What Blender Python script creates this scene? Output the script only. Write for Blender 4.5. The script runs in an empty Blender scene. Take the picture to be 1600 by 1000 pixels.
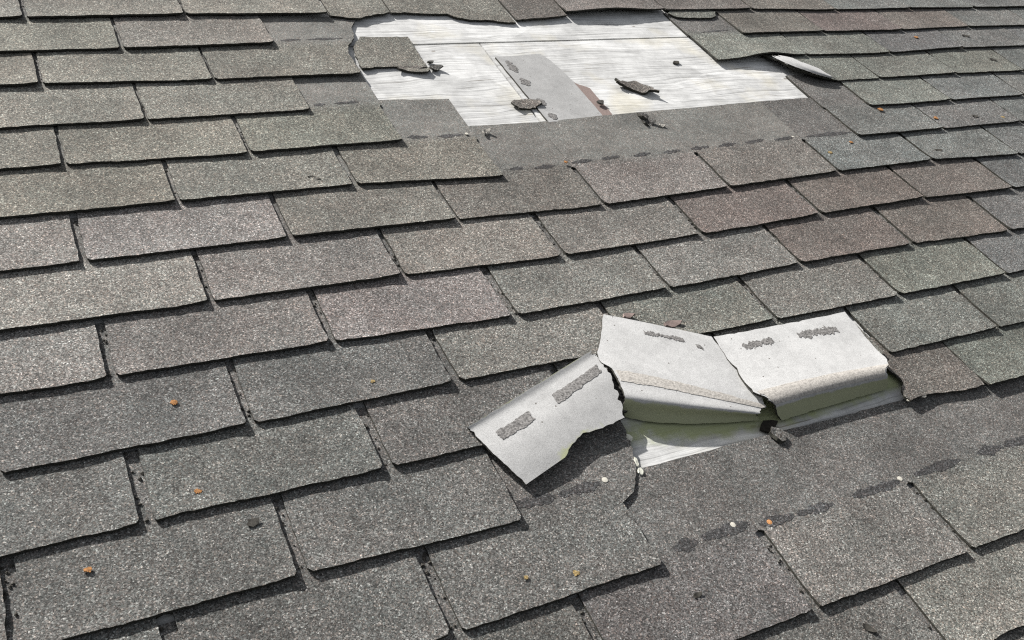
import bpy, math, random
import numpy as np
from mathutils import Matrix, Vector
from mathutils.geometry import delaunay_2d_cdt

scene = bpy.context.scene
rad = math.radians
# ------------------------------------------------------------------ roof frame, camera, light
# roof coordinates in millimetres: u along the rows, v up the slope, h out of the roof
PITCH = rad(26.87)
ROOF = Matrix.Translation((0, 0, 4.0)) @ Matrix.Rotation(PITCH, 4, 'X')
CAM_R = np.array([[ 0.8838643, -0.4172289,  0.2114329],
                  [-0.1524029, -0.6842449, -0.7131496],
                  [ 0.4422185,  0.5981045, -0.6683665]])
CAM_C = np.array([-77.52, -1905.33, 1031.97])
FOCAL = 1504.992                                 # in pixels of a 1600 pixel wide picture

cam_data = bpy.data.cameras.new('camera')
cam = bpy.data.objects.new('camera', cam_data)
scene.collection.objects.link(cam)
cam_data.sensor_width = 36.0
cam_data.lens = FOCAL * 36.0 / 1600.0
cam_data.clip_start = 0.05
cam_data.clip_end = 2000
rot = Matrix(((CAM_R[0][0], -CAM_R[1][0], -CAM_R[2][0]),
              (CAM_R[0][1], -CAM_R[1][1], -CAM_R[2][1]),
              (CAM_R[0][2], -CAM_R[1][2], -CAM_R[2][2]))).to_4x4()
cam.matrix_world = ROOF @ Matrix.Translation(Vector(CAM_C) * 0.001) @ rot
scene.camera = cam

SUN_AZ, SUN_EL = rad(-23), rad(25)                # relative to the roof plane
sv = Vector((math.sin(SUN_AZ) * math.cos(SUN_EL), math.cos(SUN_AZ) * math.cos(SUN_EL), math.sin(SUN_EL)))
sv = (Matrix.Rotation(PITCH, 3, 'X') @ sv).normalized()
world = bpy.data.worlds.new('World')
scene.world = world
world.use_nodes = True
wn = world.node_tree
sky = wn.nodes.new('ShaderNodeTexSky')
sky.sky_type = 'NISHITA'
sky.sun_disc = False
sky.sun_elevation = math.asin(sv.z)
sky.sun_rotation = math.atan2(sv.x, sv.y)
sky.dust_density = 3.0
bgn = wn.nodes['Background']
bgn.inputs['Strength'].default_value = 0.065
hs = wn.nodes.new('ShaderNodeHueSaturation')          # thin white cloud: a pale sky
hs.inputs['Saturation'].default_value = 0.25
wn.links.new(sky.outputs['Color'], hs.inputs['Color'])
wn.links.new(hs.outputs['Color'], bgn.inputs['Color'])
sun_data = bpy.data.lights.new('sun', 'SUN')
sun_data.energy = 4.3
sun_data.angle = rad(0.9)
sun_data.color = (1.0, 0.97, 0.932)
sun = bpy.data.objects.new('sun', sun_data)
scene.collection.objects.link(sun)
sun.rotation_euler = sv.to_track_quat('Z', 'Y').to_euler()
sun.location = (0, 0, 12)
scene.view_settings.view_transform = 'Standard'
scene.view_settings.look = 'None'
scene.view_settings.exposure = 1.08
scene.view_settings.gamma = 1.0
scene.render.engine = 'CYCLES'
scene.cycles.use_denoising = False
scene.cycles.pixel_filter_type = 'BLACKMAN_HARRIS'
scene.cycles.filter_width = 1.2
scene.cycles.max_bounces = 6
scene.cycles.sample_clamp_indirect = 4.0

# ------------------------------------------------------------------ helpers
rng = random.Random(7)


def at(x, y, h=0.0):
    """the roof point seen at photograph pixel x, y if it lies h mm above the roof plane"""
    d = CAM_R.T @ np.array([(x - 800) / FOCAL, (y - 500) / FOCAL, 1.0])
    p = CAM_C + d * ((h - CAM_C[2]) / d[2])
    return float(p[0]), float(p[1]), float(h)


def to_pixel(u, v, h=0.0):
    q = CAM_R @ (np.array([u, v, h]) - CAM_C)
    return 800 + FOCAL * q[0] / q[2], 500 + FOCAL * q[1] / q[2], q[2]


def wave(u, v):
    return (1.6 * math.sin(u / 173 + v / 410) + 1.3 * math.sin(u / 97 - v / 230 + 1.3)
            + 1.2 * math.sin(u / 420 + v / 190 + 0.4))


def tag(o, label=None, cat=None, group=None, kind=None):
    for k, val in (('label', label), ('category', cat), ('group', group), ('kind', kind)):
        if val:
            o[k] = val
    return o


def link(name, verts, faces, mats, fmat, smooth, parent=None, origin=None, color=None, attr=None):
    """one mesh object lying on the roof; verts in roof millimetres"""
    V = np.asarray(verts, float)
    if parent is not None:
        org = np.array(parent['_o'])
    else:
        org = np.array(origin if origin is not None else (V[:, 0].mean(), V[:, 1].mean(), 0.0))
    me = bpy.data.meshes.new(name)
    me.from_pydata([tuple(x) for x in (V - org) * 0.001], [], faces)
    for m in mats:
        me.materials.append(m)
    me.polygons.foreach_set('material_index', fmat)
    me.polygons.foreach_set('use_smooth', smooth)
    if attr is not None:
        a = me.attributes.new('tint_or_shade', 'FLOAT', 'POINT')  # carries headlap tint as well as painted green shade
        a.data.foreach_set('value', attr)
    me.update()
    o = bpy.data.objects.new(name, me)
    scene.collection.objects.link(o)
    o['_o'] = [float(x) for x in org]
    if parent is not None:
        o.parent = parent
    else:
        o.location = ROOF @ Vector(org * 0.001)
        o.rotation_euler = (PITCH, 0, 0)
    if color:
        o.color = (*color, 1.0)
    elif parent is not None:
        o.color = parent.color
    return o


def rough(pts, step, jit, closed=True, corner=0.0):
    """a polyline cut into short pieces, each point pushed a little to the side"""
    out = []
    n = len(pts)
    for i in range(n if closed else n - 1):
        a, b = np.array(pts[i][:2], float), np.array(pts[(i + 1) % n][:2], float)
        d = b - a
        ln = np.hypot(*d)
        k = max(1, int(ln / step))
        nn = np.array([-d[1], d[0]]) / max(ln, 1e-6)
        drift = 0.0
        for j in range(k):
            off = 0.0
            if j > 0:
                drift = drift * 0.7 + rng.gauss(0, jit) * 0.55
                off = drift + rng.uniform(-jit, jit) * 0.5
            out.append(tuple(a + d * (j / k) + nn * off))
    if not closed:
        out.append(tuple(pts[-1][:2]))
    return out


def sheet(name, outline, top, t, mats, grid=28.0, parent=None, color=None, tint_or_shade=None, origin=None):
    """a thin sheet with real thickness: outline in two parameters, top(a, b) -> (u, v, h)"""
    P = [Vector(p) for p in outline]
    n = len(P)
    xs = [p.x for p in P]
    ys = [p.y for p in P]
    pts = list(P)
    gy = min(ys) + grid * 0.5
    row = 0
    while gy < max(ys):
        gx = min(xs) + grid * (0.5 if row % 2 else 0.25)
        while gx < max(xs):
            inside = False
            j = n - 1
            for i in range(n):
                if (ys[i] > gy) != (ys[j] > gy) and gx < (xs[j] - xs[i]) * (gy - ys[i]) / (ys[j] - ys[i]) + xs[i]:
                    inside = not inside
                j = i
            if inside:
                pts.append(Vector((gx, gy)))
            gx += grid
        gy += grid * 0.7
        row += 1
    res = delaunay_2d_cdt(pts, [], [list(range(n))], 1, 1e-6)
    v2, tris = res[0], res[2]
    T = np.array([top(p.x, p.y) for p in v2])
    e = grid * 0.05
    B = []
    for p, q in zip(v2, T):
        du = np.array(top(p.x + e, p.y)) - q
        dv = np.array(top(p.x, p.y + e)) - q
        nn = np.cross(du, dv)
        nn /= max(np.linalg.norm(nn), 1e-9)
        B.append(q - nn * t)
    B = np.array(B)
    m = len(v2)
    faces, fm, sm = [], [], []
    cnt = {}
    for f in tris:
        a, b, c = f
        ar = (v2[b].x - v2[a].x) * (v2[c].y - v2[a].y) - (v2[b].y - v2[a].y) * (v2[c].x - v2[a].x)
        if ar < 0:
            a, b, c = a, c, b
        faces.append((a, b, c)); fm.append(0); sm.append(True)
        faces.append((m + c, m + b, m + a)); fm.append(1); sm.append(True)
        for x, y in ((a, b), (b, c), (c, a)):
            cnt[(x, y)] = 1
    V = [*T, *B]
    side = {}

    def sv_(i):
        if i not in side:
            side[i] = len(V)
            V.append(T[i]); V.append(B[i])
        return side[i]
    for (x, y) in list(cnt):
        if (y, x) not in cnt:
            a, b = sv_(x), sv_(y)
            faces.append((b, a, a + 1, b + 1)); fm.append(2); sm.append(False)
    attr = None
    if tint_or_shade:
        sv2 = [tint_or_shade(p.x, p.y) for p in v2]
        attr = sv2 + sv2
        attr = attr + [0.0] * (len(V) - len(attr))
    return link(name, V, faces, mats, fm, sm, parent=parent, color=color, attr=attr, origin=origin)


def loft(rows):
    """smooth surface through rows of control points (each pixel x, pixel y, height); a across 0..1, b along 0..1"""
    G = np.array([[at(*p) for p in r] for r in rows])
    nr, nc = G.shape[:2]
    tc = np.linspace(0, 1, nc)

    def f(a, b, S=1000.0):
        a, b = a / S, b / S
        x = min(max(b, 0), 1) * (nr - 1)
        i = min(int(x), nr - 2)
        s = x - i
        L = []
        for k in range(nc):
            w = 1.0
            for j in range(nc):
                if j != k:
                    w *= (a - tc[j]) / (tc[k] - tc[j])
            L.append(w)
        L = np.array(L)

        def R(k):
            if k < 0:
                return 2 * R(0) - R(1)
            if k >= nr:
                return 2 * R(nr - 1) - R(nr - 2)
            return (G[k] * L[:, None]).sum(0)
        p0, p1, p2, p3 = R(i - 1), R(i), R(i + 1), R(i + 2)
        q = 0.5 * (2 * p1 + (p2 - p0) * s + (2 * p0 - 5 * p1 + 4 * p2 - p3) * s * s + (3 * p1 - p0 - 3 * p2 + p3) * s ** 3)
        return tuple(q)
    return f


# ------------------------------------------------------------------ materials
class NT:
    def __init__(self, name):
        self.m = bpy.data.materials.new(name)
        self.m.use_nodes = True
        self.t = self.m.node_tree
        self.b = self.t.nodes['Principled BSDF']
        self.b.inputs['Specular IOR Level'].default_value = 0.2

    def n(self, typ, **kw):
        nd = self.t.nodes.new(typ)
        for k, v in kw.items():
            if k.startswith('_'):
                setattr(nd, k[1:], v)
            else:
                nd.inputs[k.replace('__', ' ')].default_value = v
        return nd

    def l(self, a, b):
        self.t.links.new(a, b)

    def ramp(self, src, stops, interp='LINEAR'):
        r = self.t.nodes.new('ShaderNodeValToRGB')
        r.color_ramp.interpolation = interp
        el = r.color_ramp.elements
        for i, (p, c) in enumerate(stops):
            c = c if isinstance(c, tuple) else (c, c, c)
            e = el[i] if i < 2 else el.new(p)
            e.position = p
            e.color = (*c, 1)
        self.l(src, r.inputs[0])
        return r.outputs[0]

    def mix(self, a, b, f, mode='MIX'):
        x = self.t.nodes.new('ShaderNodeMix')
        x.data_type = 'RGBA'
        x.blend_type = mode
        for s, sock in ((f, 0), (a, 6), (b, 7)):
            if isinstance(s, (int, float)):
                x.inputs[sock].default_value = s
            elif isinstance(s, tuple):
                x.inputs[sock].default_value = (*s, 1)
            else:
                self.l(s, x.inputs[sock])
        return x.outputs[2]

    def math(self, op, a, b=0.0):
        x = self.t.nodes.new('ShaderNodeMath')
        x.operation = op
        for i, s in enumerate((a, b)):
            if isinstance(s, (int, float)):
                x.inputs[i].default_value = s
            else:
                self.l(s, x.inputs[i])
        return x.outputs[0]

    def pos(self):
        return self.t.nodes.new('ShaderNodeNewGeometry').outputs['Position']

    def obj(self):
        return self.t.nodes.new('ShaderNodeTexCoord').outputs['Object']

    def noise(self, vec, scale, detail=3.0, rough=0.55):
        x = self.n('ShaderNodeTexNoise', Scale=scale, Detail=detail, Roughness=rough)
        self.l(vec, x.inputs['Vector'])
        return x.outputs['Fac']

    def vor(self, vec, scale):
        x = self.n('ShaderNodeTexVoronoi', Scale=scale)
        self.l(vec, x.inputs['Vector'])
        s = self.t.nodes.new('ShaderNodeSeparateColor')
        self.l(x.outputs['Color'], s.inputs[0])
        return s.outputs[0], s.outputs[1], x.outputs['Distance']

    def scaled(self, vec, s):
        x = self.n('ShaderNodeMapping')
        x.inputs['Scale'].default_value = s
        self.l(vec, x.inputs['Vector'])
        return x.outputs[0]

    def bump(self, h, strength, dist):
        x = self.n('ShaderNodeBump', Strength=strength, Distance=dist)
        self.l(h, x.inputs['Height'])
        self.l(x.outputs[0], self.b.inputs['Normal'])


def granule_material(name, fixed=None):
    k = NT(name)
    p = k.pos()
    oi = k.n('ShaderNodeObjectInfo')
    base = fixed if fixed else oi.outputs['Color']
    r, g, d = k.vor(p, 580.0)
    r2, g2, d2 = k.vor(p, 1100.0)
    at_ = k.n('ShaderNodeAttribute')
    at_.attribute_name = 'tint_or_shade'
    dark_head = k.math('MAXIMUM', at_.outputs['Fac'], 0.0)
    pale_head = k.math('MAXIMUM', k.math('MULTIPLY', at_.outputs['Fac'], -1.0), 0.0)
    base = k.mix(base, (0.116, 0.113, 0.109), dark_head)
    base = k.mix(base, (0.150, 0.148, 0.140), pale_head)
    val = k.ramp(r, [(0.0, 0.30), (0.25, 0.64), (0.6, 0.97), (0.86, 1.40), (0.96, 2.05), (1.0, 3.0)])
    fine = k.ramp(r2, [(0.0, 0.6), (0.5, 0.95), (1.0, 1.5)])
    hue = k.ramp(g, [(0.0, (1.10, 0.97, 0.90)), (0.35, (1.0, 1.0, 1.0)), (0.7, (0.95, 1.01, 1.0)), (1.0, (1.03, 0.98, 0.98))])
    mott = k.ramp(k.noise(p, 7.0, 5, 0.65), [(0.3, 0.74), (0.7, 1.24)])
    mott2 = k.ramp(k.noise(p, 42.0, 4, 0.65), [(0.3, 0.84), (0.7, 1.16)])
    blush = k.ramp(k.noise(p, 11.0, 3, 0.6), [(0.35, (0.985, 1.005, 1.0)), (0.65, (1.02, 0.995, 0.98))])
    val = k.mix(val, (1.0, 1.0, 1.0), k.math('ADD', k.math('MULTIPLY', pale_head, 0.5), k.math('MULTIPLY', dark_head, 0.15)))
    c = k.mix(base, val, 1.0, 'MULTIPLY')
    for m in (fine, hue, mott, mott2, blush):
        c = k.mix(c, m, 1.0, 'MULTIPLY')
    k.l(c, k.b.inputs['Base Color'])
    k.b.inputs['Roughness'].default_value = 0.85
    hgt = k.math('ADD', k.math('MULTIPLY', r, 0.6), k.math('MULTIPLY', r2, 0.35))
    k.bump(hgt, 0.55, 0.0016)
    return k.m


def plain(name, col, rough_=0.9, var=0.2, scale=300.0, bump=0.3):
    k = NT(name)
    p = k.pos()
    nz = k.noise(p, scale, 3, 0.6)
    c = k.mix(col, k.ramp(nz, [(0.3, 1 - var), (0.7, 1 + var)]), 1.0, 'MULTIPLY')
    k.l(c, k.b.inputs['Base Color'])
    k.b.inputs['Roughness'].default_value = rough_
    k.bump(nz, bump, 0.001)
    return k.m


def underside_material():
    k = NT('shingle_back')
    p = k.pos()
    n1 = k.noise(p, 14.0, 4, 0.6)
    n2 = k.noise(p, 700.0, 2, 0.6)
    c = k.mix(k.mix((0.435, 0.435, 0.428), k.n('ShaderNodeObjectInfo').outputs['Color'], 1.0, 'MULTIPLY'), k.ramp(n1, [(0.3, 0.87), (0.7, 1.06)]), 1.0, 'MULTIPLY')
    c = k.mix(c, k.ramp(k.noise(p, 60.0, 5, 0.7), [(0.3, 0.90), (0.6, 1.04)]), 1.0, 'MULTIPLY')
    c = k.mix(c, k.ramp(n2, [(0.3, 0.72), (0.65, 1.12)]), 1.0, 'MULTIPLY')
    # grit specks left on the back
    r, g, d = k.vor(p, 120.0)
    spot = k.math('MULTIPLY', k.math('LESS_THAN', d, 0.16), k.math('GREATER_THAN', r, 0.93))
    c = k.mix(c, (0.10, 0.09, 0.08), spot)
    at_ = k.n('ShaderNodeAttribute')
    at_.attribute_name = 'tint_or_shade'
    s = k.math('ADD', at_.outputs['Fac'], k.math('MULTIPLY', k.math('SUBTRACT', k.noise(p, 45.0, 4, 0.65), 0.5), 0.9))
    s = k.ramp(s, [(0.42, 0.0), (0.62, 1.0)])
    c = k.mix(c, (0.33, 0.345, 0.20), k.math('MULTIPLY', s, 0.85))  # olive tint; at the hinges it paints the shade of the curl
    k.l(c, k.b.inputs['Base Color'])
    k.b.inputs['Roughness'].default_value = 0.8
    k.bump(n2, 0.25, 0.0006)
    return k.m


def wood_material():
    k = NT('weathered_plywood')
    o = k.obj()
    wv = k.noise(k.scaled(o, (1.3, 3.0, 1.0)), 3.0, 3, 0.5)
    warp = k.n('ShaderNodeCombineXYZ')
    k.l(k.math('MULTIPLY', wv, 0.05), warp.inputs[1])
    add = k.n('ShaderNodeVectorMath')
    add.operation = 'ADD'
    k.l(o, add.inputs[0]); k.l(warp.outputs[0], add.inputs[1])
    g = add.outputs[0]
    fine = k.noise(k.scaled(g, (5.0, 190.0, 1.0)), 1.0, 4, 0.6)
    mid = k.noise(k.scaled(g, (1.6, 46.0, 1.0)), 1.0, 3, 0.6)
    big = k.noise(o, 4.5, 4, 0.6)
    c = k.mix((0.515, 0.517, 0.508), k.ramp(fine, [(0.30, 0.52), (0.44, 0.95), (0.7, 1.14)]), 1.0, 'MULTIPLY')
    c = k.mix(c, k.ramp(mid, [(0.28, 0.72), (0.42, 0.99), (0.75, 1.06)]), 1.0, 'MULTIPLY')
    crack = k.ramp(k.noise(k.scaled(g, (3.0, 120.0, 1.0)), 1.3, 2, 0.5), [(0.29, 1.0), (0.345, 0.0)])
    c = k.mix(c, (0.16, 0.145, 0.125), k.math('MULTIPLY', crack, 0.8))
    c = k.mix(c, k.ramp(k.noise(o, 16.0, 5, 0.7), [(0.35, 0.78), (0.6, 1.08)]), 1.0, 'MULTIPLY')
    vr, vg, vd = k.vor(k.scaled(o, (2.2, 5.5, 1.0)), 1.6)       # veneer patches of slightly different age
    c = k.mix(c, k.ramp(vr, [(0.0, (0.86, 0.86, 0.86)), (0.5, (1.0, 1.0, 1.0)), (1.0, (1.08, 1.06, 1.02))], 'CONSTANT'), 0.8, 'MULTIPLY')
    yel = k.ramp(big, [(0.55, 0.0), (0.68, 1.0)])
    c = k.mix(c, (0.56, 0.50, 0.33), k.math('MULTIPLY', yel, 0.3))
    r, gg, d = k.vor(k.scaled(o, (1.0, 2.0, 1.0)), 22.0)
    knot = k.math('MULTIPLY', k.math('LESS_THAN', d, 0.13), k.math('GREATER_THAN', r, 0.93))
    c = k.mix(c, (0.14, 0.12, 0.10), k.math('MULTIPLY', knot, 0.8))
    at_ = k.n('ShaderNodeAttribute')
    at_.attribute_name = 'tint_or_shade'
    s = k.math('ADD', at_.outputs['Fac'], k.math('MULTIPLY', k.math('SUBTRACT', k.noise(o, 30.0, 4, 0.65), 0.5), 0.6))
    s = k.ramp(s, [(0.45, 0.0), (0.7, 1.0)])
    c = k.mix(c, (0.30, 0.33, 0.16), k.math('MULTIPLY', s, 0.85))  # green shade in the torn hole, painted into the board's colour
    k.l(c, k.b.inputs['Base Color'])
    k.b.inputs['Roughness'].default_value = 0.9
    k.bump(k.math('ADD', fine, mid), 0.45, 0.002)
    return k.m


M_GRAN = granule_material('mineral_granules')
M_EDGE = plain('asphalt_edge', (0.035, 0.034, 0.028), 0.95, 0.5, 400.0, 0.6)
M_UNDER = plain('asphalt_underside', (0.10, 0.10, 0.09), 0.9, 0.2, 300.0)
M_BACK = underside_material()
M_WOOD = wood_material()
M_SEAL = granule_material('sealant', fixed=(0.058, 0.057, 0.058))
M_RESID = plain('sealant_residue', (0.15, 0.145, 0.14), 0.8, 0.7, 300.0, 1.0)
M_TAPE = plain('release_tape', (0.375, 0.355, 0.325), 0.7, 0.35, 300.0, 0.4)
M_FELT = plain('brown_felt', (0.20, 0.155, 0.14), 0.9, 0.15, 250.0)
M_TORN = plain('torn_fibre', (0.30, 0.285, 0.255), 0.95, 0.5, 260.0, 0.8)
M_DARK = plain('dark_board', (0.06, 0.055, 0.05), 0.95, 0.2, 40.0)
M_SHADOW = plain('shadow_patch', (0.02, 0.018, 0.014), 0.95, 0.3, 300.0)  # near-black, stands in for shadow in the torn hole
M_LICHEN = plain('orange_lichen', (0.30, 0.145, 0.055), 0.9, 0.45, 380.0, 0.8)
M_PALE = plain('pale_yellow_lichen', (0.26, 0.19, 0.085), 0.9, 0.5, 380.0, 0.8)
M_NAIL = plain('nail_metal', (0.48, 0.46, 0.40), 0.5, 0.15, 300.0, 0.1)
M_RUST = plain('rusty_nail', (0.45, 0.22, 0.09), 0.7, 0.3, 400.0, 0.3)
M_LEAF = plain('dry_leaf', (0.045, 0.042, 0.036), 0.8, 0.4, 300.0, 0.4)
M_CHIP = plain('pale_paper', (0.46, 0.46, 0.40), 0.9, 0.2, 260.0, 0.4)
SH = [M_GRAN, M_UNDER, M_EDGE]

# ------------------------------------------------------------------ the deck
E_, W_ = 121.12, 305.0


def slab(name, u0, u1, v0, v1, top, t, mats, tint_or_shade=None, jit=0.5):
    ol = rough([(u0, v0), (u1, v0), (u1, v1), (u0, v1)], 60, jit)
    return sheet(name, ol, lambda a, b: (a, b, top), t, mats, grid=38.0 if tint_or_shade else 300.0, tint_or_shade=tint_or_shade)


base = slab('roof', -1500, 4300, -2500, 900, -23.5, 60, [M_DARK] * 3, jit=0.0)
tag(base, kind='structure')
hole = at(1090, 690, -12.5)


def hole_shade(u, v):  # mask of the green shade painted on the board
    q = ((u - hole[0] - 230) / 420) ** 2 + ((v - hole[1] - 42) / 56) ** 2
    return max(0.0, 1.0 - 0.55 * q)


GAP_V = at(760, 67, -12.5)[1]
SEAM_U = at(778, 105, -12.5)[0]
WD = [M_WOOD, M_DARK, M_WOOD]
tag(slab('plywood_sheet', -1400, 4200, GAP_V + 3.5, 800, -12.5, 10, WD),
    'bleached plywood board along the upper rim of the bare patch', 'board')
tag(slab('plywood_sheet', -1400, SEAM_U - 2.0, GAP_V - 800, GAP_V - 2.5, -12.5, 10, WD),
    'grey weathered plywood board left of the slanting seam in the bare patch', 'board')
tag(slab('plywood_sheet', SEAM_U + 2.0, 4200, GAP_V - 800, GAP_V - 2.5, -12.5, 10, WD),
    'bleached plywood board with the loose grey strip lying on it', 'board')
low = slab('plywood_sheet', -1400, 4200, -2450, GAP_V - 804, -12.5, 10, WD, tint_or_shade=hole_shade)
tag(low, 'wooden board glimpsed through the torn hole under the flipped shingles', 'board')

# ------------------------------------------------------------------ where the joints between shingles are (photograph pixels)
J = {0: [(0, 39, 29), (1, 289, 24), (2, 515, 23), (4, 884, 21), (5, 1040, 16), (6, 1175, 14), (7, 1307, 15), (8, 1422, 14), (9, 1522, 12)],
     1: [(0, 191, 77), (1, 430, 69), (5, 1160, 53), (6, 1287, 49), (7, 1410, 47), (8, 1514, 42)],
     2: [(0, 64, 132), (1, 334, 125), (2, 567, 116), (5, 1120, 94), (6, 1261, 86), (7, 1392, 82), (8, 1505, 75)],
     3: [(0, 229, 187), (1, 487, 173), (6, 1375, 121), (7, 1495, 115), (8, 1600, 111)],
     4: [(0, 100, 257), (1, 390, 240), (2, 632, 220), (6, 1360, 166), (7, 1487, 157), (8, 1600, 149)],
     5: [(0, 278, 315), (1, 555, 290), (2, 790, 275), (5, 1340, 214), (6, 1475, 201), (7, 1595, 190)],
     6: [(0, 131, 409), (1, 453, 372), (2, 715, 343), (3, 944, 321), (4, 1140, 292), (5, 1310, 269), (6, 1457, 251), (7, 1592, 242)],
     7: [(0, 330, 472), (1, 630, 431), (2, 881, 401), (3, 1096, 366), (4, 1283, 335), (5, 1444, 310), (6, 1582, 295)],
     8: [(0, 175, 590), (1, 520, 535), (2, 805, 495), (3, 1045, 452), (4, 1251, 411), (5, 1426, 382), (6, 1578, 361)],
     9: [(0, 392, 664), (1, 714, 598), (3, 1213, 500), (4, 1406, 462), (5, 1572, 428)],
     10: [(0, 231, 817), (1, 607, 732), (4, 1387, 553), (5, 1560, 512)],
     11: [(0, 474, 900), (1, 825, 812), (4, 1541, 605)],
     12: [(2, 1044, 882)],
     13: [(2, 1275, 953), (3, 1515, 862)]}
OFF = [0.0, 0.5176, 0.0064, 0.5171, 0.022, 0.5326, 0.0259, 0.533, 0.0261, 0.5274, 0.0317, 0.5262, 0.0219, 0.5362]
for c in range(14, 20):
    OFF.append(OFF[c - 2])


def off(c):
    return OFF[c] if c >= 0 else (0.52 if c % 2 else 0.0)


_joint = {}


def joint(c, n):
    """roof position of the bottom of the joint at the left end of shingle n in row c"""
    if (c, n) not in _joint:
        mu, mv = (n + off(c)) * W_, -c * E_
        if c in J:
            ks = [k for k, _, _ in J[c]]
            dv = []
            du = []
            for k, x, y in J[c]:
                p = at(x, y, 0)
                du.append(p[0] - (k + off(c)) * W_)
                dv.append(p[1] + c * E_)
            mu += float(np.interp(n, ks, du))
            mv += float(np.interp(n, ks, dv))
        _joint[(c, n)] = (mu, mv)
    return _joint[(c, n)]


def kerf(c):
    return 7.5 if c <= 3 else 10.5 if c <= 6 else 14.0 if c <= 9 else 17.0


_half = {}


def half(c, n):
    if (c, n) not in _half:
        _half[(c, n)] = 0.5 * kerf(c) * random.Random(c * 101 + n).uniform(0.75, 1.2)
    return _half[(c, n)]


def tab_top(c, n, lift=(2.0, 2.0), reach=60.0, extra=None):
    (uL, vL), (uR, vR) = joint(c, n), joint(c, n + 1)

    def f(u, v):
        s = (u - uL) / (uR - uL)
        s_ = min(max(s, 0), 1)
        vp = v - (vL + (vR - vL) * s)
        h = max(-4.0 * vp / E_, -8.0)
        lf = lift[0] + (lift[1] - lift[0]) * s_
        if vp < reach:
            h += lf * (1 - max(vp, -5) / reach) ** 2
        if vp < E_ + 5:                              # the edge along the slot curls up a little
            h += (3.2 if c >= 7 else 2.2) * math.exp(-((uR - u) / 20) ** 2) * min(1.0, (E_ + 5 - vp) / 40)
        if extra:
            h += extra(s, vp)
        return (u, v, h + wave(u, v) * 0.5)
    return f


def tab_outline(c, n, L=2.0 * E_, head_right=0.0, skew=(0, 0)):
    (uL, vL), (uR, vR) = joint(c, n), joint(c, n + 1)
    a, b = uL + half(c, n), uR - half(c, n + 1)
    slope = (vR - vL) / (uR - uL)
    k = E_ + 7
    bl, br = vL + skew[0], vR + skew[1]
    r1, r2 = rng.uniform(2, 9), rng.uniform(2, 7)
    low = [(a, bl + r1), (a + r1 * 0.7, bl + r1 * 0.15), (b - r2 * 0.7, br + r2 * 0.15), (b, br + r2)]
    up = [(b, vR + k), (uR - 0.3, vR + k + 3), (uR - 0.3 + head_right, vR + L), (uL + 0.3, vL + L), (uL + 0.3, vL + k + 3), (a, vL + k)]
    pts = rough(low, 7, 0.9, closed=False)
    e = rough([low[-1], up[0]], 11, 0.9, closed=False)
    f = rough([up[0], up[1], up[2]], 40, 0.15, closed=False)
    g = rough([up[2], up[3]], 14, 0.8, closed=False)
    h = rough([up[3], up[4], up[5]], 40, 0.15, closed=False)
    w = rough([up[5], low[0]], 11, 0.9, closed=False)
    return pts + e[1:] + f[1:] + g[1:] + h[1:] + w[1:-1]


# ------------------------------------------------------------------ shingle colours (albedo) and the words for them
PAL = {'olive': (0.150, 0.145, 0.129), 'tan': (0.163, 0.155, 0.145), 'pink': (0.149, 0.139, 0.132),
       'char': (0.110, 0.108, 0.104), 'brown': (0.121, 0.106, 0.098), 'green': (0.134, 0.138, 0.124),
       'blue': (0.122, 0.125, 0.122), 'taupe': (0.120, 0.111, 0.102), 'sooty': (0.088, 0.085, 0.081),
       'mix': (0.143, 0.141, 0.130)}
WORDS = {'olive': 'olive grey', 'tan': 'pale tan grey', 'pink': 'pinkish grey', 'char': 'charcoal grey', 'brown': 'brown',
         'green': 'greenish grey', 'blue': 'bluish grey', 'taupe': 'taupe', 'sooty': 'dark sooty', 'mix': 'mottled grey'}


def hue(c, n):
    t = {0: {4: 'taupe', 5: 'taupe', 6: 'taupe'}, 1: {5: 'taupe', 6: 'brown', 7: 'brown'},
         2: {5: 'green', 6: 'green'}, 3: {5: 'green', 6: 'green', 7: 'green'}, 4: {6: 'green', 7: 'blue'},
         6: {1: 'olive', 2: 'taupe', 3: 'pink', 4: 'pink'},
         7: {-1: 'tan', 0: 'tan', 1: 'tan', 2: 'pink', 3: 'brown', 4: 'brown', 5: 'brown'},
         8: {-1: 'tan', 0: 'pink', 1: 'pink', 2: 'mix', 3: 'mix', 4: 'brown', 5: 'brown'},
         9: {0: 'char', 1: 'mix', 2: 'mix', 3: 'mix', 4: 'green', 5: 'blue'}, 10: {3: 'mix', 4: 'green', 5: 'green'},
         11: {3: 'taupe', 4: 'green', 5: 'green'}, 12: {}, 13: {2: 'mix', 3: 'mix', 4: 'mix'}, 14: {2: 'char'}}
    if c in t and n in t[c]:
        return t[c][n]
    if c <= 5:
        return 'olive' if n <= 3 else 'blue'
    if c <= 7:
        return 'tan' if n <= 1 else 'blue'
    if c == 8:
        return 'tan' if n <= 0 else 'blue'
    return 'char' if n <= 2 else 'mix'


ORD = ['', 'first', 'second', 'third', 'fourth', 'fifth', 'sixth', 'seventh', 'eighth', 'ninth', 'tenth', 'eleventh',
       'twelfth', 'thirteenth', 'fourteenth', 'fifteenth', 'sixteenth']
MISSING = {0: {2, 3}, 1: {1, 2, 3, 4}, 2: {2, 3, 4}, 3: {1, 2, 3, 4, 5}, 4: {2, 3, 4, 5}, 5: {2, 3, 4},
           11: {1, 2, 3}, 12: {2, 3, 4}}


def exists(c, n):
    return n not in MISSING.get(c, ())


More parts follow.
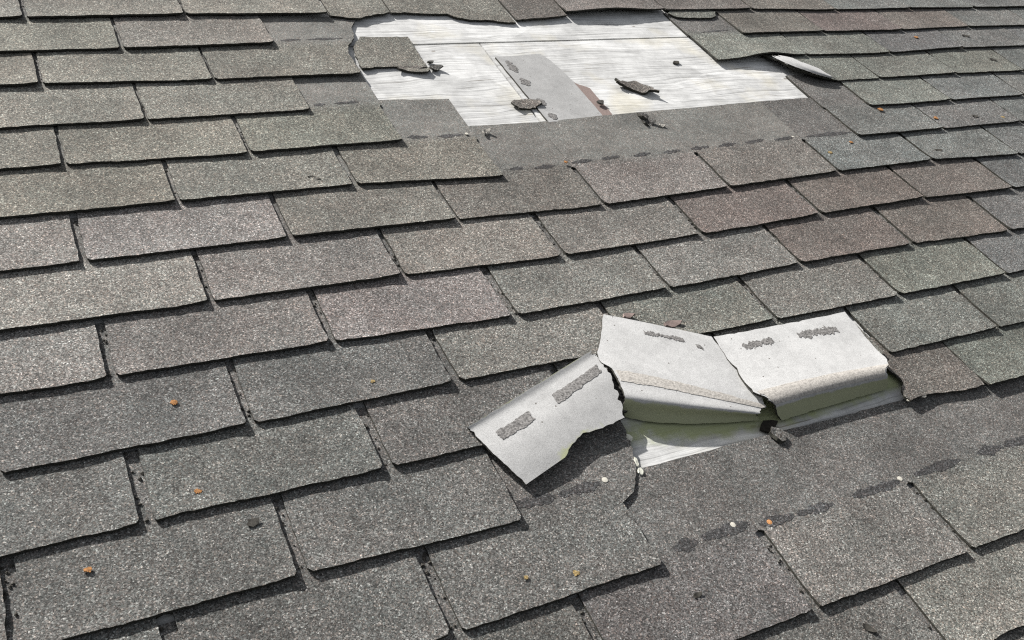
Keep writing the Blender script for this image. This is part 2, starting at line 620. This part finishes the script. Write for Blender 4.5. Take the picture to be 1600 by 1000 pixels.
def in_frame(c, n):
    """does the uncovered part of the shingle fall inside the picture"""
    (uL, vL), (uR, vR) = joint(c, n), joint(c, n + 1)
    covered = 1.0 if exists(c - 1, n) and exists(c - 1, n + 1) and exists(c - 1, n - 1) else 2.3
    X, Y = [], []
    for a in np.linspace(0, 1, 9):
        for b in np.linspace(-0.02, covered, 9):
            x, y, z = to_pixel(uL + (uR - uL) * a, vL + (vR - vL) * a + b * E_)
            if z > 50 and 0 < x < 1600 and 0 < y < 1000:
                X.append(x)
    return len(X) > 0


rows = {}
for c in range(-4, 20):
    rows[c] = [n for n in range(-9, 16)]
visible = {c: [n for n in rows[c] if exists(c, n) and in_frame(c, n)] for c in rows}
visible = {c: v for c, v in visible.items() if v}
row_no = {c: i + 1 for i, c in enumerate(sorted(visible))}
ROWNAME = {0: 'the top row above the bare boards', 1: 'the second row from the top', 2: 'the third row from the top'}

SPECIAL = {(2, 5): 'green grey shingle with a wavy lifted edge right of the bare boards',
           (0, 4): 'taupe shingle with a bowed lifted edge at the upper rim of the bare boards',
           (2, 1): 'olive grey shingle with a torn upper right corner at the bare boards',
           (5, 1): 'olive grey shingle whose right corner points below the bare boards',
           (4, 1): 'olive grey shingle ending beside the grey headlap left of the bare boards',
           (11, 0): 'charcoal grey shingle whose right corner ends below the left flipped shingle',
           (12, 1): 'charcoal grey shingle with two orange spots and a torn upper right corner',
           (11, 4): 'greenish grey shingle right of the torn dark remnant by the flipped shingles',
           (9, 0): 'charcoal grey shingle with a faint orange speck left of the flipped shingles',
           (8, 4): 'dark brown shingle with a rounded lower left corner among grey ones'}


def make_label(c, n):
    if (c, n) in SPECIAL:
        return SPECIAL[(c, n)]
    w = WORDS[hue(c, n)]
    vis = visible[c]
    r = row_no[c]
    rowtxt = 'top row' if r == 1 else ORD[r] + ' row down'
    if c in (1, 2, 3, 4, 5):
        left = [k for k in vis if k < 3]
        right = [k for k in vis if k >= 3]
        if n in left:
            i = len(left) - left.index(n)
            return f'{w} shingle, {ORD[i]} left of the bare boards in the {rowtxt}'
        i = right.index(n) + 1
        return f'{w} shingle, {ORD[i]} right of the bare boards in the {rowtxt}'
    if c == 11 and n < 1:
        i = 1 - n
        return f'{w} shingle, {ORD[i]} left of the flipped shingles in the {rowtxt}'
    if c == 11 and n > 3:
        return f'{w} shingle, {ORD[n - 3]} right of the flipped shingles in the {rowtxt}'
    i = vis.index(n) + 1
    j = len(vis) - vis.index(n)
    if i == 1:
        return f'{w} shingle cut by the left picture edge in the {rowtxt}'
    if j == 1:
        return f'{w} shingle cut by the right picture edge in the {rowtxt}'
    if i <= j:
        return f'{w} shingle, {ORD[i]} from the left in the {rowtxt}'
    return f'{w} shingle, {ORD[j]} from the right in the {rowtxt}'


GROUP = 'shingles laid in rows over the roof'
HEAD = {4: 2.25, 5: 2.33, 6: 2.43, 12: 2.2, 13: 2.27, 2: 2.1}
shingles = {}
for c in sorted(visible):
    for n in visible[c]:
        r = random.Random(c * 977 + n * 31 + 5)
        col = PAL[hue(c, n)]
        g = r.uniform(0.93, 1.07)
        col = tuple(x * g * r.uniform(0.98, 1.02) for x in col)
        lift = (r.uniform(1.5, 4.2), r.uniform(1.5, 4.2))
        extra = None
        ol = None
        if (c, n) == (2, 5):
            lift = (0.5, 2.0)
            extra = lambda s, vp: 13.0 * math.exp(-((s - 0.55) / 0.25) ** 2) * max(0.0, 1 - vp / 90) ** 2
        if (c, n) == (0, 4):
            extra = lambda s, vp: 12.0 * math.exp(-((s - 0.45) / 0.33) ** 2) * max(0.0, 1 - vp / 110) ** 2 * 0.6
        if (c, n) == (11, 4):
            lift = (6.0, 4.0)
        ol = tab_outline(c, n, L=HEAD.get(c, 2.0) * E_)
        if (c, n) == (2, 1):          # its headlap is torn ragged on the right
            (uR, vR) = joint(2, 2)
            ol = [p for p in ol if not (p[0] > uR - 30 and p[1] > vR + 90)]
            k = max((i for i in range(len(ol)) if ol[i][0] > uR - 12 and ol[i][1] < vR + 91), key=lambda i: ol[i][1])
            tear = [at(x, y, -5)[:2] for x, y in ((544, 72), (549, 67), (553, 60), (552, 50), (549, 43), (552, 36), (555, 30), (550, 24))]
            ol = ol[:k + 1] + rough(tear, 7, 1.5, closed=False) + ol[k + 1:]
        if (c, n) == (12, 1):         # so is the one beside the hole
            (uR, vR) = joint(12, 2)
            ol = [p for p in ol if not (p[0] > uR - 32 and p[1] > vR + 112)]
            k = max((i for i in range(len(ol)) if ol[i][0] > uR - 16 and ol[i][1] < vR + 113), key=lambda i: ol[i][1])
            tear = [at(x, y, -6)[:2] for x, y in ((984, 776), (990, 763), (993, 745), (992, 728), (988, 708), (985, 690), (978, 672), (968, 655), (950, 640))]
            ol = ol[:k + 1] + rough(tear, 7, 2.0, closed=False) + [p for p in ol[k + 1:]]
        vm = 0.5 * (joint(c, n)[1] + joint(c, n + 1)[1])
        o = sheet('shingle', ol, tab_top(c, n, lift, extra=extra), 4.0, SH, color=col,
                  tint_or_shade=lambda u, v, vm=vm, g=(-1.0 if c in (2, 4, 5, 6) and n < 5 else 1.0): g * min(1.0, max(0.0, (v - vm - E_ - 4) / 14)))
        tag(o, make_label(c, n), 'shingle', GROUP)
        shingles[(c, n)] = o

# ------------------------------------------------------------------ the rest of the roof beyond the picture, one mass
V, F, FM, SM = [], [], [], []
for c in range(-4, 19):
    for n in range(-8, 13):
        if (c, n) in shingles or not exists(c, n):
            continue
        (uL, vL), (uR, vR) = joint(c, n), joint(c, n + 1)
        if uR < -1300 or uL > 4000:
            continue
        a, b = uL + half(c, n), uR - half(c, n + 1)
        i0 = len(V)
        for (u, v, vp) in ((a, vL, 0), (b, vR, 0), (b, vR + E_, E_), (a, vL + E_, E_), (b, vR + 2 * E_, 2 * E_), (a, vL + 2 * E_, 2 * E_)):
            z = -4 * vp / E_ + (2.0 if vp == 0 else 0) + wave(u, v) * 0.5
            V.append((u, v, z)); V.append((u, v, z - 4))
        q = lambda k: i0 + 2 * k
        for fc, m in (((q(0), q(1), q(2), q(3)), 0), ((q(3), q(2), q(4), q(5)), 0), ((q(0) + 1, q(1) + 1, q(1), q(0)), 2),
                      ((q(1) + 1, q(2) + 1, q(2), q(1)), 2), ((q(3) + 1, q(0) + 1, q(0), q(3)), 2),
                      ((q(3) + 1, q(2) + 1, q(1) + 1, q(0) + 1), 1)):
            F.append(fc); FM.append(m); SM.append(False)
rest = link('shingles', V, F, SH, FM, SM, color=PAL['char'])
tag(rest, 'grey shingles of the same roof running on past the picture edges', 'shingles', kind='stuff')


# ------------------------------------------------------------------ sealant left on the bare headlaps (parts of their shingles)
def blob(name, parent, p0, p1, wid, mat, surf, thick=0.35, jit=0.7, taper=0.75):
    a, b = np.array(p0[:2]), np.array(p1[:2])
    d = b - a
    ln = np.hypot(*d)
    d = d / ln
    nn = np.array([-d[1], d[0]])
    k = max(8, int(ln / 3.2))
    up, dn = [], []
    for i in range(k + 1):
        s = i / k
        w = wid * 0.46 * (1 - taper * abs(2 * s - 1) ** 2.2) * (1 + 0.22 * math.sin(s * 9 + a[0]) + 0.14 * math.sin(s * 23 + a[1]))
        up.append(tuple(a + d * ln * s + nn * (w + rng.gauss(0, jit))))
        dn.append(tuple(a + d * ln * s - nn * (w + rng.gauss(0, jit))))
    ol = dn + up[::-1]
    return sheet(name, ol, lambda u, v: (u, v, surf(u, v) + thick), thick + 0.6, [mat] * 3, grid=12.0, parent=parent)


def on(c, n):
    f = tab_top(c, n, (0, 0))
    return lambda u, v: f(u, v)[2]


SEALS = [(6, 2, 797, 264, 818, 261, 12), (6, 2, 835, 262, 868, 258, 12), (6, 3, 893, 254, 925, 249, 12), (6, 3, 940, 248, 968, 243, 12),
         (6, 3, 990, 243, 1017, 238, 12), (6, 4, 1037, 238, 1063, 234, 12), (6, 4, 1080, 232, 1108, 228, 12), (6, 4, 1122, 228, 1150, 223, 12),
         (6, 4, 1165, 223, 1193, 218, 12), (6, 4, 1210, 219, 1240, 215, 12),
         (6, 5, 1259, 214, 1330, 207, 14),
         (5, 1, 636, 214, 668, 213, 12), (5, 1, 684, 213, 724, 209, 12),
         (4, 1, 490, 165, 508, 163, 9), (4, 1, 522, 162, 560, 159, 9), (2, 1, 438, 64, 470, 62, 9), (2, 1, 478, 62, 535, 60, 9),
         (2, 5, 1096, 50, 1137, 46, 9),
         (12, 1, 806, 788, 868, 776, 20), (12, 1, 872, 774, 938, 755, 17),
         (13, 1, 1052, 858, 1090, 846, 20), (13, 1, 1096, 842, 1170, 817, 20),
         (13, 2, 1186, 820, 1240, 806, 17), (13, 2, 1244, 805, 1302, 787, 15), (13, 2, 1332, 776, 1405, 752, 17),
         (13, 3, 1428, 742, 1500, 718, 17), (13, 3, 1526, 709, 1566, 697, 18), (13, 3, 1568, 696, 1615, 682, 18)]
for c, n, x0, y0, x1, y1, w in SEALS:
    if (c, n) in shingles:
        blob('sealant_strip', shingles[(c, n)], at(x0, y0, -4), at(x1, y1, -4), w, M_SEAL, on(c, n))

# ------------------------------------------------------------------ torn shingles at the upper rim of the bare patch
def torn_tab(c, n, lower, label, col, upto=2.0, lift=3.0, left_open=False):
    """what is left of a shingle: its lower edge follows a tear given in photograph pixels"""
    (uL, vL), (uR, vR) = joint(c, n), joint(c, n + 1)
    tear = [at(x, y, -1)[:2] for x, y in lower]
    body = rough(tear, 8, 2.2, closed=False)
    body += [(tear[-1][0] + 1, vR + E_), (tear[-1][0] + 1, vR + upto * E_), (tear[0][0], vL + upto * E_)]

    def top(u, v):
        vp = v + c * E_
        return (u, v, max(-4 * vp / E_, -8) - lift * max(0.0, 1 - vp / 120) ** 2 + wave(u, v) * 0.5)
    o = sheet('shingle', body, top, 4.0, SH, color=col)
    return tag(o, label, 'shingle', GROUP)


torn_tab(0, 2, [(517, 24), (540, 27), (563, 28), (575, 24), (590, 21), (609, 18)],
         'torn olive grey shingle above the left corner of the bare boards', PAL['olive'], lift=2.0)
torn_tab(0, 2, [(612, 18), (632, 17), (660, 19), (699, 19), (712, 24), (735, 28), (760, 28), (785, 31), (807, 33)],
         'olive grey shingle with a long ragged torn edge over the bare boards', PAL['olive'], lift=4.0)
torn_tab(0, 3, [(807, 29), (835, 27), (858, 26), (886, 23)],
         'small taupe torn shingle between the ragged one and the bowed one', PAL['taupe'], lift=3.0)
# a torn tongue sticking out below the top row
ol = [at(x, y, -3)[:2] for x, y in ((1046, 16), (1044, 21), (1058, 27), (1080, 28), (1112, 28), (1119, 25), (1118, 18), (1090, 14), (1050, 12))]
o = sheet('shingle_fragment', rough(ol, 8, 1.6), lambda u, v: (u, v, -1.5 + wave(u, v) * 0.5), 4.0, SH, color=PAL['green'])
tag(o, 'torn green grey tongue poking out below the top row above the bare boards', 'fragment')

# loose shingle on the boards at left
ol = [at(x, y, -7)[:2] for x, y in ((566, 108), (592, 105), (612, 104), (622, 104), (628, 109), (640, 112), (655, 114), (668, 114), (672, 110), (637, 57), (562, 57), (552, 74))]
lo_p = at(560, 110, -7)


def loose_top(u, v):
    x, y, _ = to_pixel(u, v, -7)
    edge = max(0.0, (y - 85) / 30)
    return (u, v, -7.5 + 8 * edge ** 2 * (0.6 + 0.4 * math.sin(u / 40)))


loose = sheet('shingle', rough(ol, 8, 1.5), loose_top, 4.0, SH, color=PAL['olive'])
tag(loose, 'loose olive grey shingle with a torn lower edge lying on the bare boards', 'shingle')


# ------------------------------------------------------------------ small broken pieces
def fragment(x, y, w, d, ang, label, mats=None, col=None, h=-8.0, curl=6.0, t=3.5, name='shingle_fragment', cat='fragment', npt=9, jag=1.0):
    cu, cv, _ = at(x, y, h)
    r = random.Random(int(x * 7 + y))
    pts = []
    for i in range(npt):
        a = 2 * math.pi * i / npt + r.uniform(-0.2, 0.2)
        q = r.uniform(0.74, 1.15)
        pts.append((math.cos(a) * w * q, math.sin(a) * d * q))
    ca, sa = math.cos(ang), math.sin(ang)

    def top(a, b):
        s = a / w
        z = curl * (s * s - 0.2) + curl * 0.35 * math.sin(b / d * 2 + s * 3)
        return (cu + ca * a - sa * b, cv + sa * a + ca * b, h + z + t)
    o = sheet(name, rough(pts, 5, jag), top, t, mats or SH, grid=9.0, color=col or PAL['sooty'])
    return tag(o, label, cat)


fragment(994, 138, 50, 19, -0.62, 'dark twisted shingle fragment alone in the middle of the bare boards', curl=6, h=-9, npt=17, t=6, col=PAL['taupe'], jag=2.6)
fragment(822, 164, 36, 20, 0.05, 'dark granule covered fragment beside the loose grey strip', curl=4, h=-9, npt=15, col=PAL['taupe'], jag=2.2)
fragment(681, 107, 18, 10, 0.2, 'small broken fragment off the corner of the loose shingle', curl=5, h=-9)
fragment(642, 108, 34, 9, -0.05, 'torn crumbly sliver under the edge of the loose shingle', curl=3, h=-9, col=PAL['taupe'])
fragment(938, 161, 9, 7, 0.4, 'tiny dark crumb at the brown felt beside the grey strip', curl=3, h=-8)
fragment(672, 98, 8, 4, 0.1, 'tiny dark crumb above the corner of the loose shingle', curl=2, h=-11)
fragment(1056, 99, 11, 6, 0.0, 'dark knot chip on the right part of the bare boards', mats=[M_LEAF] * 3, curl=2, h=-12)
fragment(1214, 681, 11, 15, 0.2, 'broken grey chunk at the right end of the torn hole', curl=4, h=-6, t=5, col=PAL['char'])
fragment(1200, 668, 20, 12, 0.3, 'dark broken piece added as shade in the torn hole under the flipped shingles', mats=[M_SHADOW] * 3, curl=2, h=-10, t=3)  # near-black sheet added where the hole is only in shadow
fragment(1001, 738, 4, 7, -0.3, 'pale flake on the torn edge below the hole', mats=[M_CHIP] * 3, curl=1.5, t=2, h=-6, name='paper_flake', cat='flake')
fragment(994, 722, 2, 9, -0.2, 'narrow pale flake along the torn edge left of the hole', mats=[M_CHIP] * 3, curl=1.5, t=2, h=-6, name='paper_flake', cat='flake')
fragment(983, 684, 4, 7, 0.3, 'small pale flake at the upper left corner of the hole', mats=[M_CHIP] * 3, curl=1.5, t=2, h=-6, name='paper_flake', cat='flake')
fragment(760, 208, 10, 6, 0.5, 'small curled flake at the left end of the grey headlap', mats=[M_TORN, M_UNDER, M_TORN], curl=6, h=-7)
fragment(1012, 192, 15, 12, 0.2, 'curled torn flake on the grey headlap below the bare boards', mats=[M_GRAN, M_UNDER, M_EDGE], curl=7, h=-7, t=2.5)
fragment(1003, 183, 7, 18, 0.5, 'dark sliver at the upper edge of the grey headlap', curl=5, h=-6, col=PAL['sooty'])
fragment(1034, 197, 6, 5, -0.4, 'pale curled chip right of the torn flake on the grey headlap', mats=[M_TORN, M_UNDER, M_TORN], curl=3, h=-7, t=2)

# loose strip lying back up on the boards, with brown felt under its right side
ol = [at(x, y, -8)[:2] for x, y in ((774, 89), (844, 84), (860, 94), (876, 108), (896, 127), (918, 153), (939, 177), (942, 181), (858, 191))]
strip = sheet('shingle', rough(ol, 12, 0.8), lambda u, v: (u, v, -8.0 + 0.3 * math.sin(u / 60)), 4.0, [M_BACK, M_UNDER, M_EDGE])
tag(strip, 'flipped grey shingle strip lying back up on the bare boards', 'shingle')
strip.color = (0.74, 0.74, 0.74, 1)
for x0, y0, x1, y1, w in ((791, 95, 808, 113, 20), (813, 122, 827, 134, 22), (840, 154, 851, 165, 20), (858, 177, 869, 187, 20)):
    blob('sealant_patch', strip, at(x0, y0, -8), at(x1, y1, -8), w, M_RESID, lambda u, v: -8.0 + 0.3 * math.sin(u / 60), 0.8, 1.5)
ol = [at(x, y, -11)[:2] for x, y in ((880, 112), (899, 129), (922, 137), (940, 158), (957, 178), (962, 190), (930, 192))]
felt = sheet('felt_scrap', rough(ol, 10, 1.2), lambda u, v: (u, v, -12.5 + 0.4), 0.8, [M_FELT] * 3)
tag(felt, 'brown felt scrap showing beside the flipped grey strip', 'felt')

# the shingle right of the boards whose corner is folded over
(uR, vR) = joint(3, 6)
fold = [at(x, y, h)[:2] for x, y, h in ((1310, 125, 1), (1290, 121, 6), (1268, 114, 10), (1245, 106, 13), (1225, 98, 13), (1205, 88, 9))]
ol = rough([(fold[0][0], fold[0][1]), (uR - 2, vR)], 8, 0.8, closed=False) + [(uR - 2, vR + E_), (uR, vR + 2 * E_), (fold[-1][0] - 10, vR + 2 * E_), (fold[-1][0] - 5, fold[-1][1] + 40)]
ol += rough(fold[::-1], 8, 1.0, closed=False)[:-1]
FA, FB = np.array(fold[0]), np.array(fold[-1])


def fold_dist(u, v):
    d = FB - FA
    nn = np.array([d[1], -d[0]]) / np.hypot(*d)
    return abs(float(np.dot(np.array([u, v]) - FA, nn))), float(np.dot(np.array([u, v]) - FA, d) / np.dot(d, d))


def folded_top(u, v):
    vp = v - vR
    ds, s = fold_dist(u, v)
    s = min(max(s, 0), 1)
    bulge = 17 * (s ** 0.8) * math.exp(-(ds / 55) ** 2) * min(1.0, max(0.0, (E_ + 8 - vp) / 45))
    return (u, v, max(-4 * vp / E_, -8) + bulge + wave(u, v) * 0.5)


fs = sheet('shingle', ol, folded_top, 4.0, SH, color=PAL['green'])
tag(fs, 'greenish grey shingle with its corner folded over right of the bare boards', 'shingle', GROUP)
f = loft([[(1207, 88, 11), (1250, 107, 16), (1305, 123.5, 5)],
          [(1209, 86, 14), (1256, 103, 19), (1304, 121.5, 8)],
          [(1216, 84, 10), (1262, 99, 12), (1303, 119.5, 4)]])
flap = sheet('folded_corner', rough([(0, 0), (1000, 0), (960, 700), (700, 1000), (420, 860), (250, 1000), (60, 820)], 42, 26), f, 3.0, [M_BACK, M_GRAN, M_EDGE], grid=110, parent=fs)
flap.color = (1, 1, 1, 1)

# ------------------------------------------------------------------ the three shingles flipped over in the middle of the roof
BK = [M_BACK, M_GRAN, M_EDGE]


def flipped(rows_, label, left, right, tint_or_shade, top_j=8, low=((0, 0), (1000, 0)), tone=1.0):
    f = loft(rows_)
    ol = rough(list(low), 26, 8, closed=False) + rough([(1000, 0), (1000, 1000)], 30, right, closed=False)[1:]
    ol += rough([(1000, 1000), (0, 1000)], 30, top_j, closed=False)[1:] + rough([(0, 1000), (0, 0)], 30, left, closed=False)[1:-1]
    o = sheet('shingle', ol, f, 4.0, BK, grid=48, tint_or_shade=tint_or_shade, color=(tone,) * 3)
    tag(o, label, 'shingle', 'flipped shingles torn up by the wind')
    return o, f


def patch(parent, f, name, a0, a1, b0, b1, mat, jit=8, step=22, lift=0.7):
    """a thin layer stuck on a lofted sheet"""
    ol = rough([(a0, b0), (a1, b0), (a1, b1), (a0, b1)], step, jit)

    def top(a, b):
        p = np.array(f(a, b))
        du = np.array(f(a + 5, b)) - p
        dv = np.array(f(a, b + 5)) - p
        nn = np.cross(du, dv)
        return tuple(p + nn / np.linalg.norm(nn) * lift)
    return sheet(name, ol, top, 1.0, [mat] * 3, grid=35, parent=parent)


def hinge_shade(edge):  # mask of the green shade painted at the curled foot
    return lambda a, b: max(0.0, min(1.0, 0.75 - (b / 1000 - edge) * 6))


left_rows = [[(822, 757, 5), (897, 705, 10), (976, 652, 13)],
             [(797, 734, 8), (880, 681, 13), (968, 618, 16)],
             [(770, 708, 9), (862, 650, 14), (950, 585, 18)],
             [(746, 684, 7), (842, 624, 10), (936, 562, 16)],
             [(736, 673, 6), (834, 615, 9), (928, 555, 15)],
             [(731, 667, 8), (828, 607, 11), (925, 547, 17)]]
o, f = flipped(left_rows, 'left of the three flipped shingles, turned askew with two dark sealant bars', 6, 16,
               lambda a, b: max(0.0, 0.82 - b / 1000 * 3.0) * (0.3 + 0.7 * math.exp(-((a - 560) / 260) ** 2)) + 0.55 * max(0, (b - 900) / 100), top_j=5, tone=0.86,  # green shade painted on the upper rim; olive tint near the lower edge
               low=((0, 0), (300, -10), (430, 10), (520, 75), (640, 110), (740, 60), (860, 25), (1000, 0)))
patch(o, f, 'sealant_bar', 120, 390, 455, 550, M_RESID, 6, 9)
patch(o, f, 'sealant_bar', 590, 965, 455, 560, M_RESID, 6, 9)

mid_rows = [[(978, 652, -8), (1062, 662, -8), (1183, 657, -8)],
            [(974, 636, 8), (1055, 647, 4), (1184, 651, 0)],
            [(976, 619, 23), (1053, 631, 21), (1184, 646, 9)],
            [(968, 598, 23), (1050, 612, 19), (1190, 639, 9)],
            [(956, 576, 21), (1050, 594, 18), (1196, 632, 10)],
            [(936, 560, 17), (1056, 572, 14), (1176, 604, 10)],
            [(939, 525, 11), (1046, 540, 10), (1145, 565, 9)],
            [(943, 491, 6), (1029, 508, 6), (1112, 526, 6)]]
o, f = flipped(mid_rows, 'middle of the three flipped shingles, curled over beside the wooden hole', 9, 9, hinge_shade(0.22), top_j=5)
patch(o, f, 'release_tape', 30, 1000, 450, 560, M_TAPE, 5)
patch(o, f, 'sealant_bar', 330, 660, 908, 936, M_RESID, 6, 6)
patch(o, f, 'sealant_bar', 745, 790, 885, 910, M_RESID, 6, 6)

right_rows = [[(1222, 657, -8), (1304, 632, -8), (1386, 608, -8)],
              [(1214, 642, 8), (1302, 616, 8), (1386, 596, 8)],
              [(1208, 631, 19), (1297, 606, 19), (1386, 586, 19)],
              [(1195, 620, 23), (1290, 595, 23), (1386, 575, 23)],
              [(1174, 608, 21), (1282, 582, 21), (1388, 565, 20)],
              [(1147, 572, 13), (1252, 548, 13), (1362, 538, 12)],
              [(1115, 526, 6), (1220, 507, 6), (1320, 487, 6)]]
o, f = flipped(right_rows, 'right of the three flipped shingles, folded straight with a smooth pale back', 7, 5, hinge_shade(0.2), top_j=4)
patch(o, f, 'sealant_bar', 150, 370, 905, 935, M_RESID, 7, 6)
patch(o, f, 'sealant_bar', 560, 850, 907, 938, M_RESID, 7, 6)
patch(o, f, 'release_tape', 15, 990, 310, 625, M_TAPE, 4)  # tape widened; its grey also paints the shaded band across the curl

# the torn remnant of the next one
ol = [at(x, y, 1)[:2] for x, y in ((1388, 574), (1400, 584), (1412, 598), (1408, 610), (1412, 621), (1421, 628), (1433, 622), (1448, 617), (1470, 614),
                                   (1495, 611), (1515, 607), (1538, 601), (1485, 543), (1440, 505), (1345, 528))]
uu, vv = joint(11, 4)


def remnant_top(u, v):
    vp = v - vv
    x, y, _ = to_pixel(u, v)
    edge = math.exp(-((u - at(1405, 600, 0)[0]) / 45) ** 2) * 5
    return (u, v, max(-4 * vp / E_, -8) + 2 * max(0, 1 - vp / 60) ** 2 + (edge if vp < 110 else 0) * max(0.0, 1 - vp / 115))


rem = sheet('shingle', rough(ol, 8, 1.8), remnant_top, 4.0, SH, color=PAL['taupe'])
tag(rem, 'torn dark shingle remnant right of the flipped shingles with two white nails', 'shingle', GROUP)


# ------------------------------------------------------------------ nails, lichen, leaf bits
def disc(name, x, y, h, rx, ry, t, mat, label, cat, group=None, jit=0.0, dome=0.5, ang=0.0):
    rx, ry, t = rx * 0.68, ry * 0.68, t * 0.4
    cu, cv, _ = at(x, y, h)
    ca, sa = math.cos(ang), math.sin(ang)
    r = random.Random(int(x * 13 + y))
    pts = []
    for i in range(22):
        a = 2 * math.pi * i / 22
        q = 1 + r.uniform(-jit, jit)
        pts.append((math.cos(a) * rx * q, math.sin(a) * ry * q))

    def top(a, b):
        q = min(1.0, (a / rx) ** 2 + (b / ry) ** 2)
        return (cu + ca * a - sa * b, cv + sa * a + ca * b, h + t + dome * t * (1 - q))
    o = sheet(name, pts, top, t + 1.0, [mat] * 3, grid=min(rx, ry) * 0.7)
    return tag(o, label, cat, group)


NG = 'nails left in the bare headlap'
disc('roofing_nail', 945, 750, -3.5, 6.5, 6.5, 1.6, M_NAIL, 'pale nail head below the left flipped shingle', 'nail', NG)
disc('roofing_nail', 1145, 820, -3.5, 6.0, 6.0, 1.6, M_NAIL, 'white nail head on the sealant band of the left exposed shingle', 'nail', NG)
disc('roofing_nail', 1202, 816, -3.5, 6.0, 6.0, 1.6, M_RUST, 'rusty orange nail head at the start of the sealant line', 'nail', NG)
disc('roofing_nail', 1406, 748, -3.5, 6.0, 6.0, 1.6, M_NAIL, 'pale nail head at the end of the dark sealant dash on the right', 'nail', NG)
disc('roofing_nail', 1421, 625, 1.5, 8, 5, 2.5, M_NAIL, 'left of the two white nails under the torn dark remnant', 'nail', NG)
disc('roofing_nail', 1443, 619, 1.5, 8, 5, 2.5, M_NAIL, 'right of the two white nails under the torn dark remnant', 'nail', NG)
disc('roofing_nail', 729, 209, -3.5, 5, 5, 1.6, M_NAIL, 'pale nail head on the grey headlap left below the bare boards', 'nail', NG)
disc('roofing_nail', 1239, 214, -3.5, 5, 5, 1.6, M_NAIL, 'pale nail head at the right end of the long dashed sealant line', 'nail', NG)
LG = 'orange lichen spots on the shingles'
for x, y, r_, m, txt in ((271, 629, 6.5, M_LICHEN, 'bright orange lichen spot on the charcoal shingle at left'),
                         (309, 768, 6, M_LICHEN, 'orange lichen spot just above a lower edge at lower left'),
                         (138, 890, 6, M_LICHEN, 'orange lichen spot in the lower left corner of the roof'),
                         (822, 902, 5, M_PALE, 'left of the two ochre lichen spots below the torn hole'),
                         (900, 895, 6.5, M_PALE, 'right of the two ochre lichen spots below the torn hole'),
                         (582, 596, 5, M_PALE, 'faint ochre lichen speck left of the flipped shingles'),
                         (1432, 58, 9, M_LICHEN, 'orange lichen spot highest on the right of the roof'),
                         (1376, 171, 10, M_LICHEN, 'red orange lichen spot tucked under an edge right of the boards'),
                         (1462, 184, 10, M_LICHEN, 'orange lichen spot beside a joint on a bluish shingle'),
                         (1567, 183, 8, M_PALE, 'ochre lichen spot near the right picture edge'),
                         (1330, 222, 6, M_LICHEN, 'upper of the two small lichen spots right of the headlap'),
                         (1297, 238, 8, M_PALE, 'lower of the two small lichen spots right of the headlap'),
                         (884, 253, 6, M_LICHEN, 'tiny orange lichen speck on the dashed sealant line')):
    disc('lichen_spot', x, y, 0.2, r_, r_ * 0.85, 1.2, m, txt, 'lichen', LG, jit=0.35, dome=0.8)
for x, y, a, b, g, txt in ((490, 279, 11, 6, -0.6, 'dark dry leaf bit on an olive shingle left of centre'),
                           (395, 817, 9, 6, 0.3, 'dark crumb near a lower edge at lower left'),
                           (1090, 930, 9, 4, 0.1, 'dark dry leaf bit on the lowest row below the hole'),
                           (1357, 982, 11, 5, -1.0, 'dark dry leaf bit at the bottom edge of the roof'),
                           (1551, 93, 13, 7, -0.6, 'dark leaf bit on a green grey shingle at upper right'),
                           (1523, 182, 9, 6, -0.4, 'dark leaf bit between two lichen spots at right'),
                           (1466, 235, 12, 5, -0.2, 'dark leaf bit on a bluish shingle at right'),
                           (1508, 56, 14, 7, -0.4, 'dark leaf bit beside the highest lichen spot')):
    fragment(x, y, a, b, g, txt, mats=[M_LEAF] * 3, h=-1.0, curl=3, t=1.2, name='leaf_bit', cat='leaf bit', npt=7)
fragment(1050, 507, 16, 8, 0.0, 'brown crumb above the top edge of the middle flipped shingle', mats=[M_FELT] * 3, h=0, curl=3, name='dirt_crumb', cat='crumb')
fragment(981, 495, 10, 6, 0.0, 'small brown crumb at the top left of the middle flipped shingle', mats=[M_FELT] * 3, h=0, curl=3, name='dirt_crumb', cat='crumb')

# dark grit washed into the slots between shingles: nobody could count it
V, F, FM, SM = [], [], [], []
gr = random.Random(99)
for (c, n), sh in shingles.items():
    u, v = joint(c, n)
    w = half(c, n)
    for _ in range(gr.randint(5, 16) if c >= 7 else gr.randint(0, 7)):
        q = gr.uniform(0, 1) ** 0.7 * E_
        pu, pv = u + gr.uniform(-0.9, 0.9) * w, v + q
        s_ = gr.uniform(1.0, 2.9) if c >= 7 else gr.uniform(0.9, 2.0)
        ph = -4.0 - 4.0 * q / E_ + wave(pu, pv) * 0.5
        i0 = len(V)
        for d in ((1, 0, 0), (0, 1, 0), (-1, 0, 0), (0, -1, 0), (0, 0, 0.8), (0, 0, -0.6)):
            V.append((pu + d[0] * s_ * gr.uniform(0.7, 1.5), pv + d[1] * s_ * gr.uniform(0.7, 1.8), ph + s_ * 0.4 + d[2] * s_))
        for a in range(4):
            b = (a + 1) % 4
            F += [(i0 + a, i0 + b, i0 + 4), (i0 + b, i0 + a, i0 + 5)]
            FM += [0, 0]; SM += [False, False]
grit = link('grit', V, F, [M_LEAF], FM, SM)
tag(grit, 'dark grit washed into the slots between the shingles', 'grit', kind='stuff')

for o in scene.objects:
    if '_o' in o.keys():
        del o['_o']
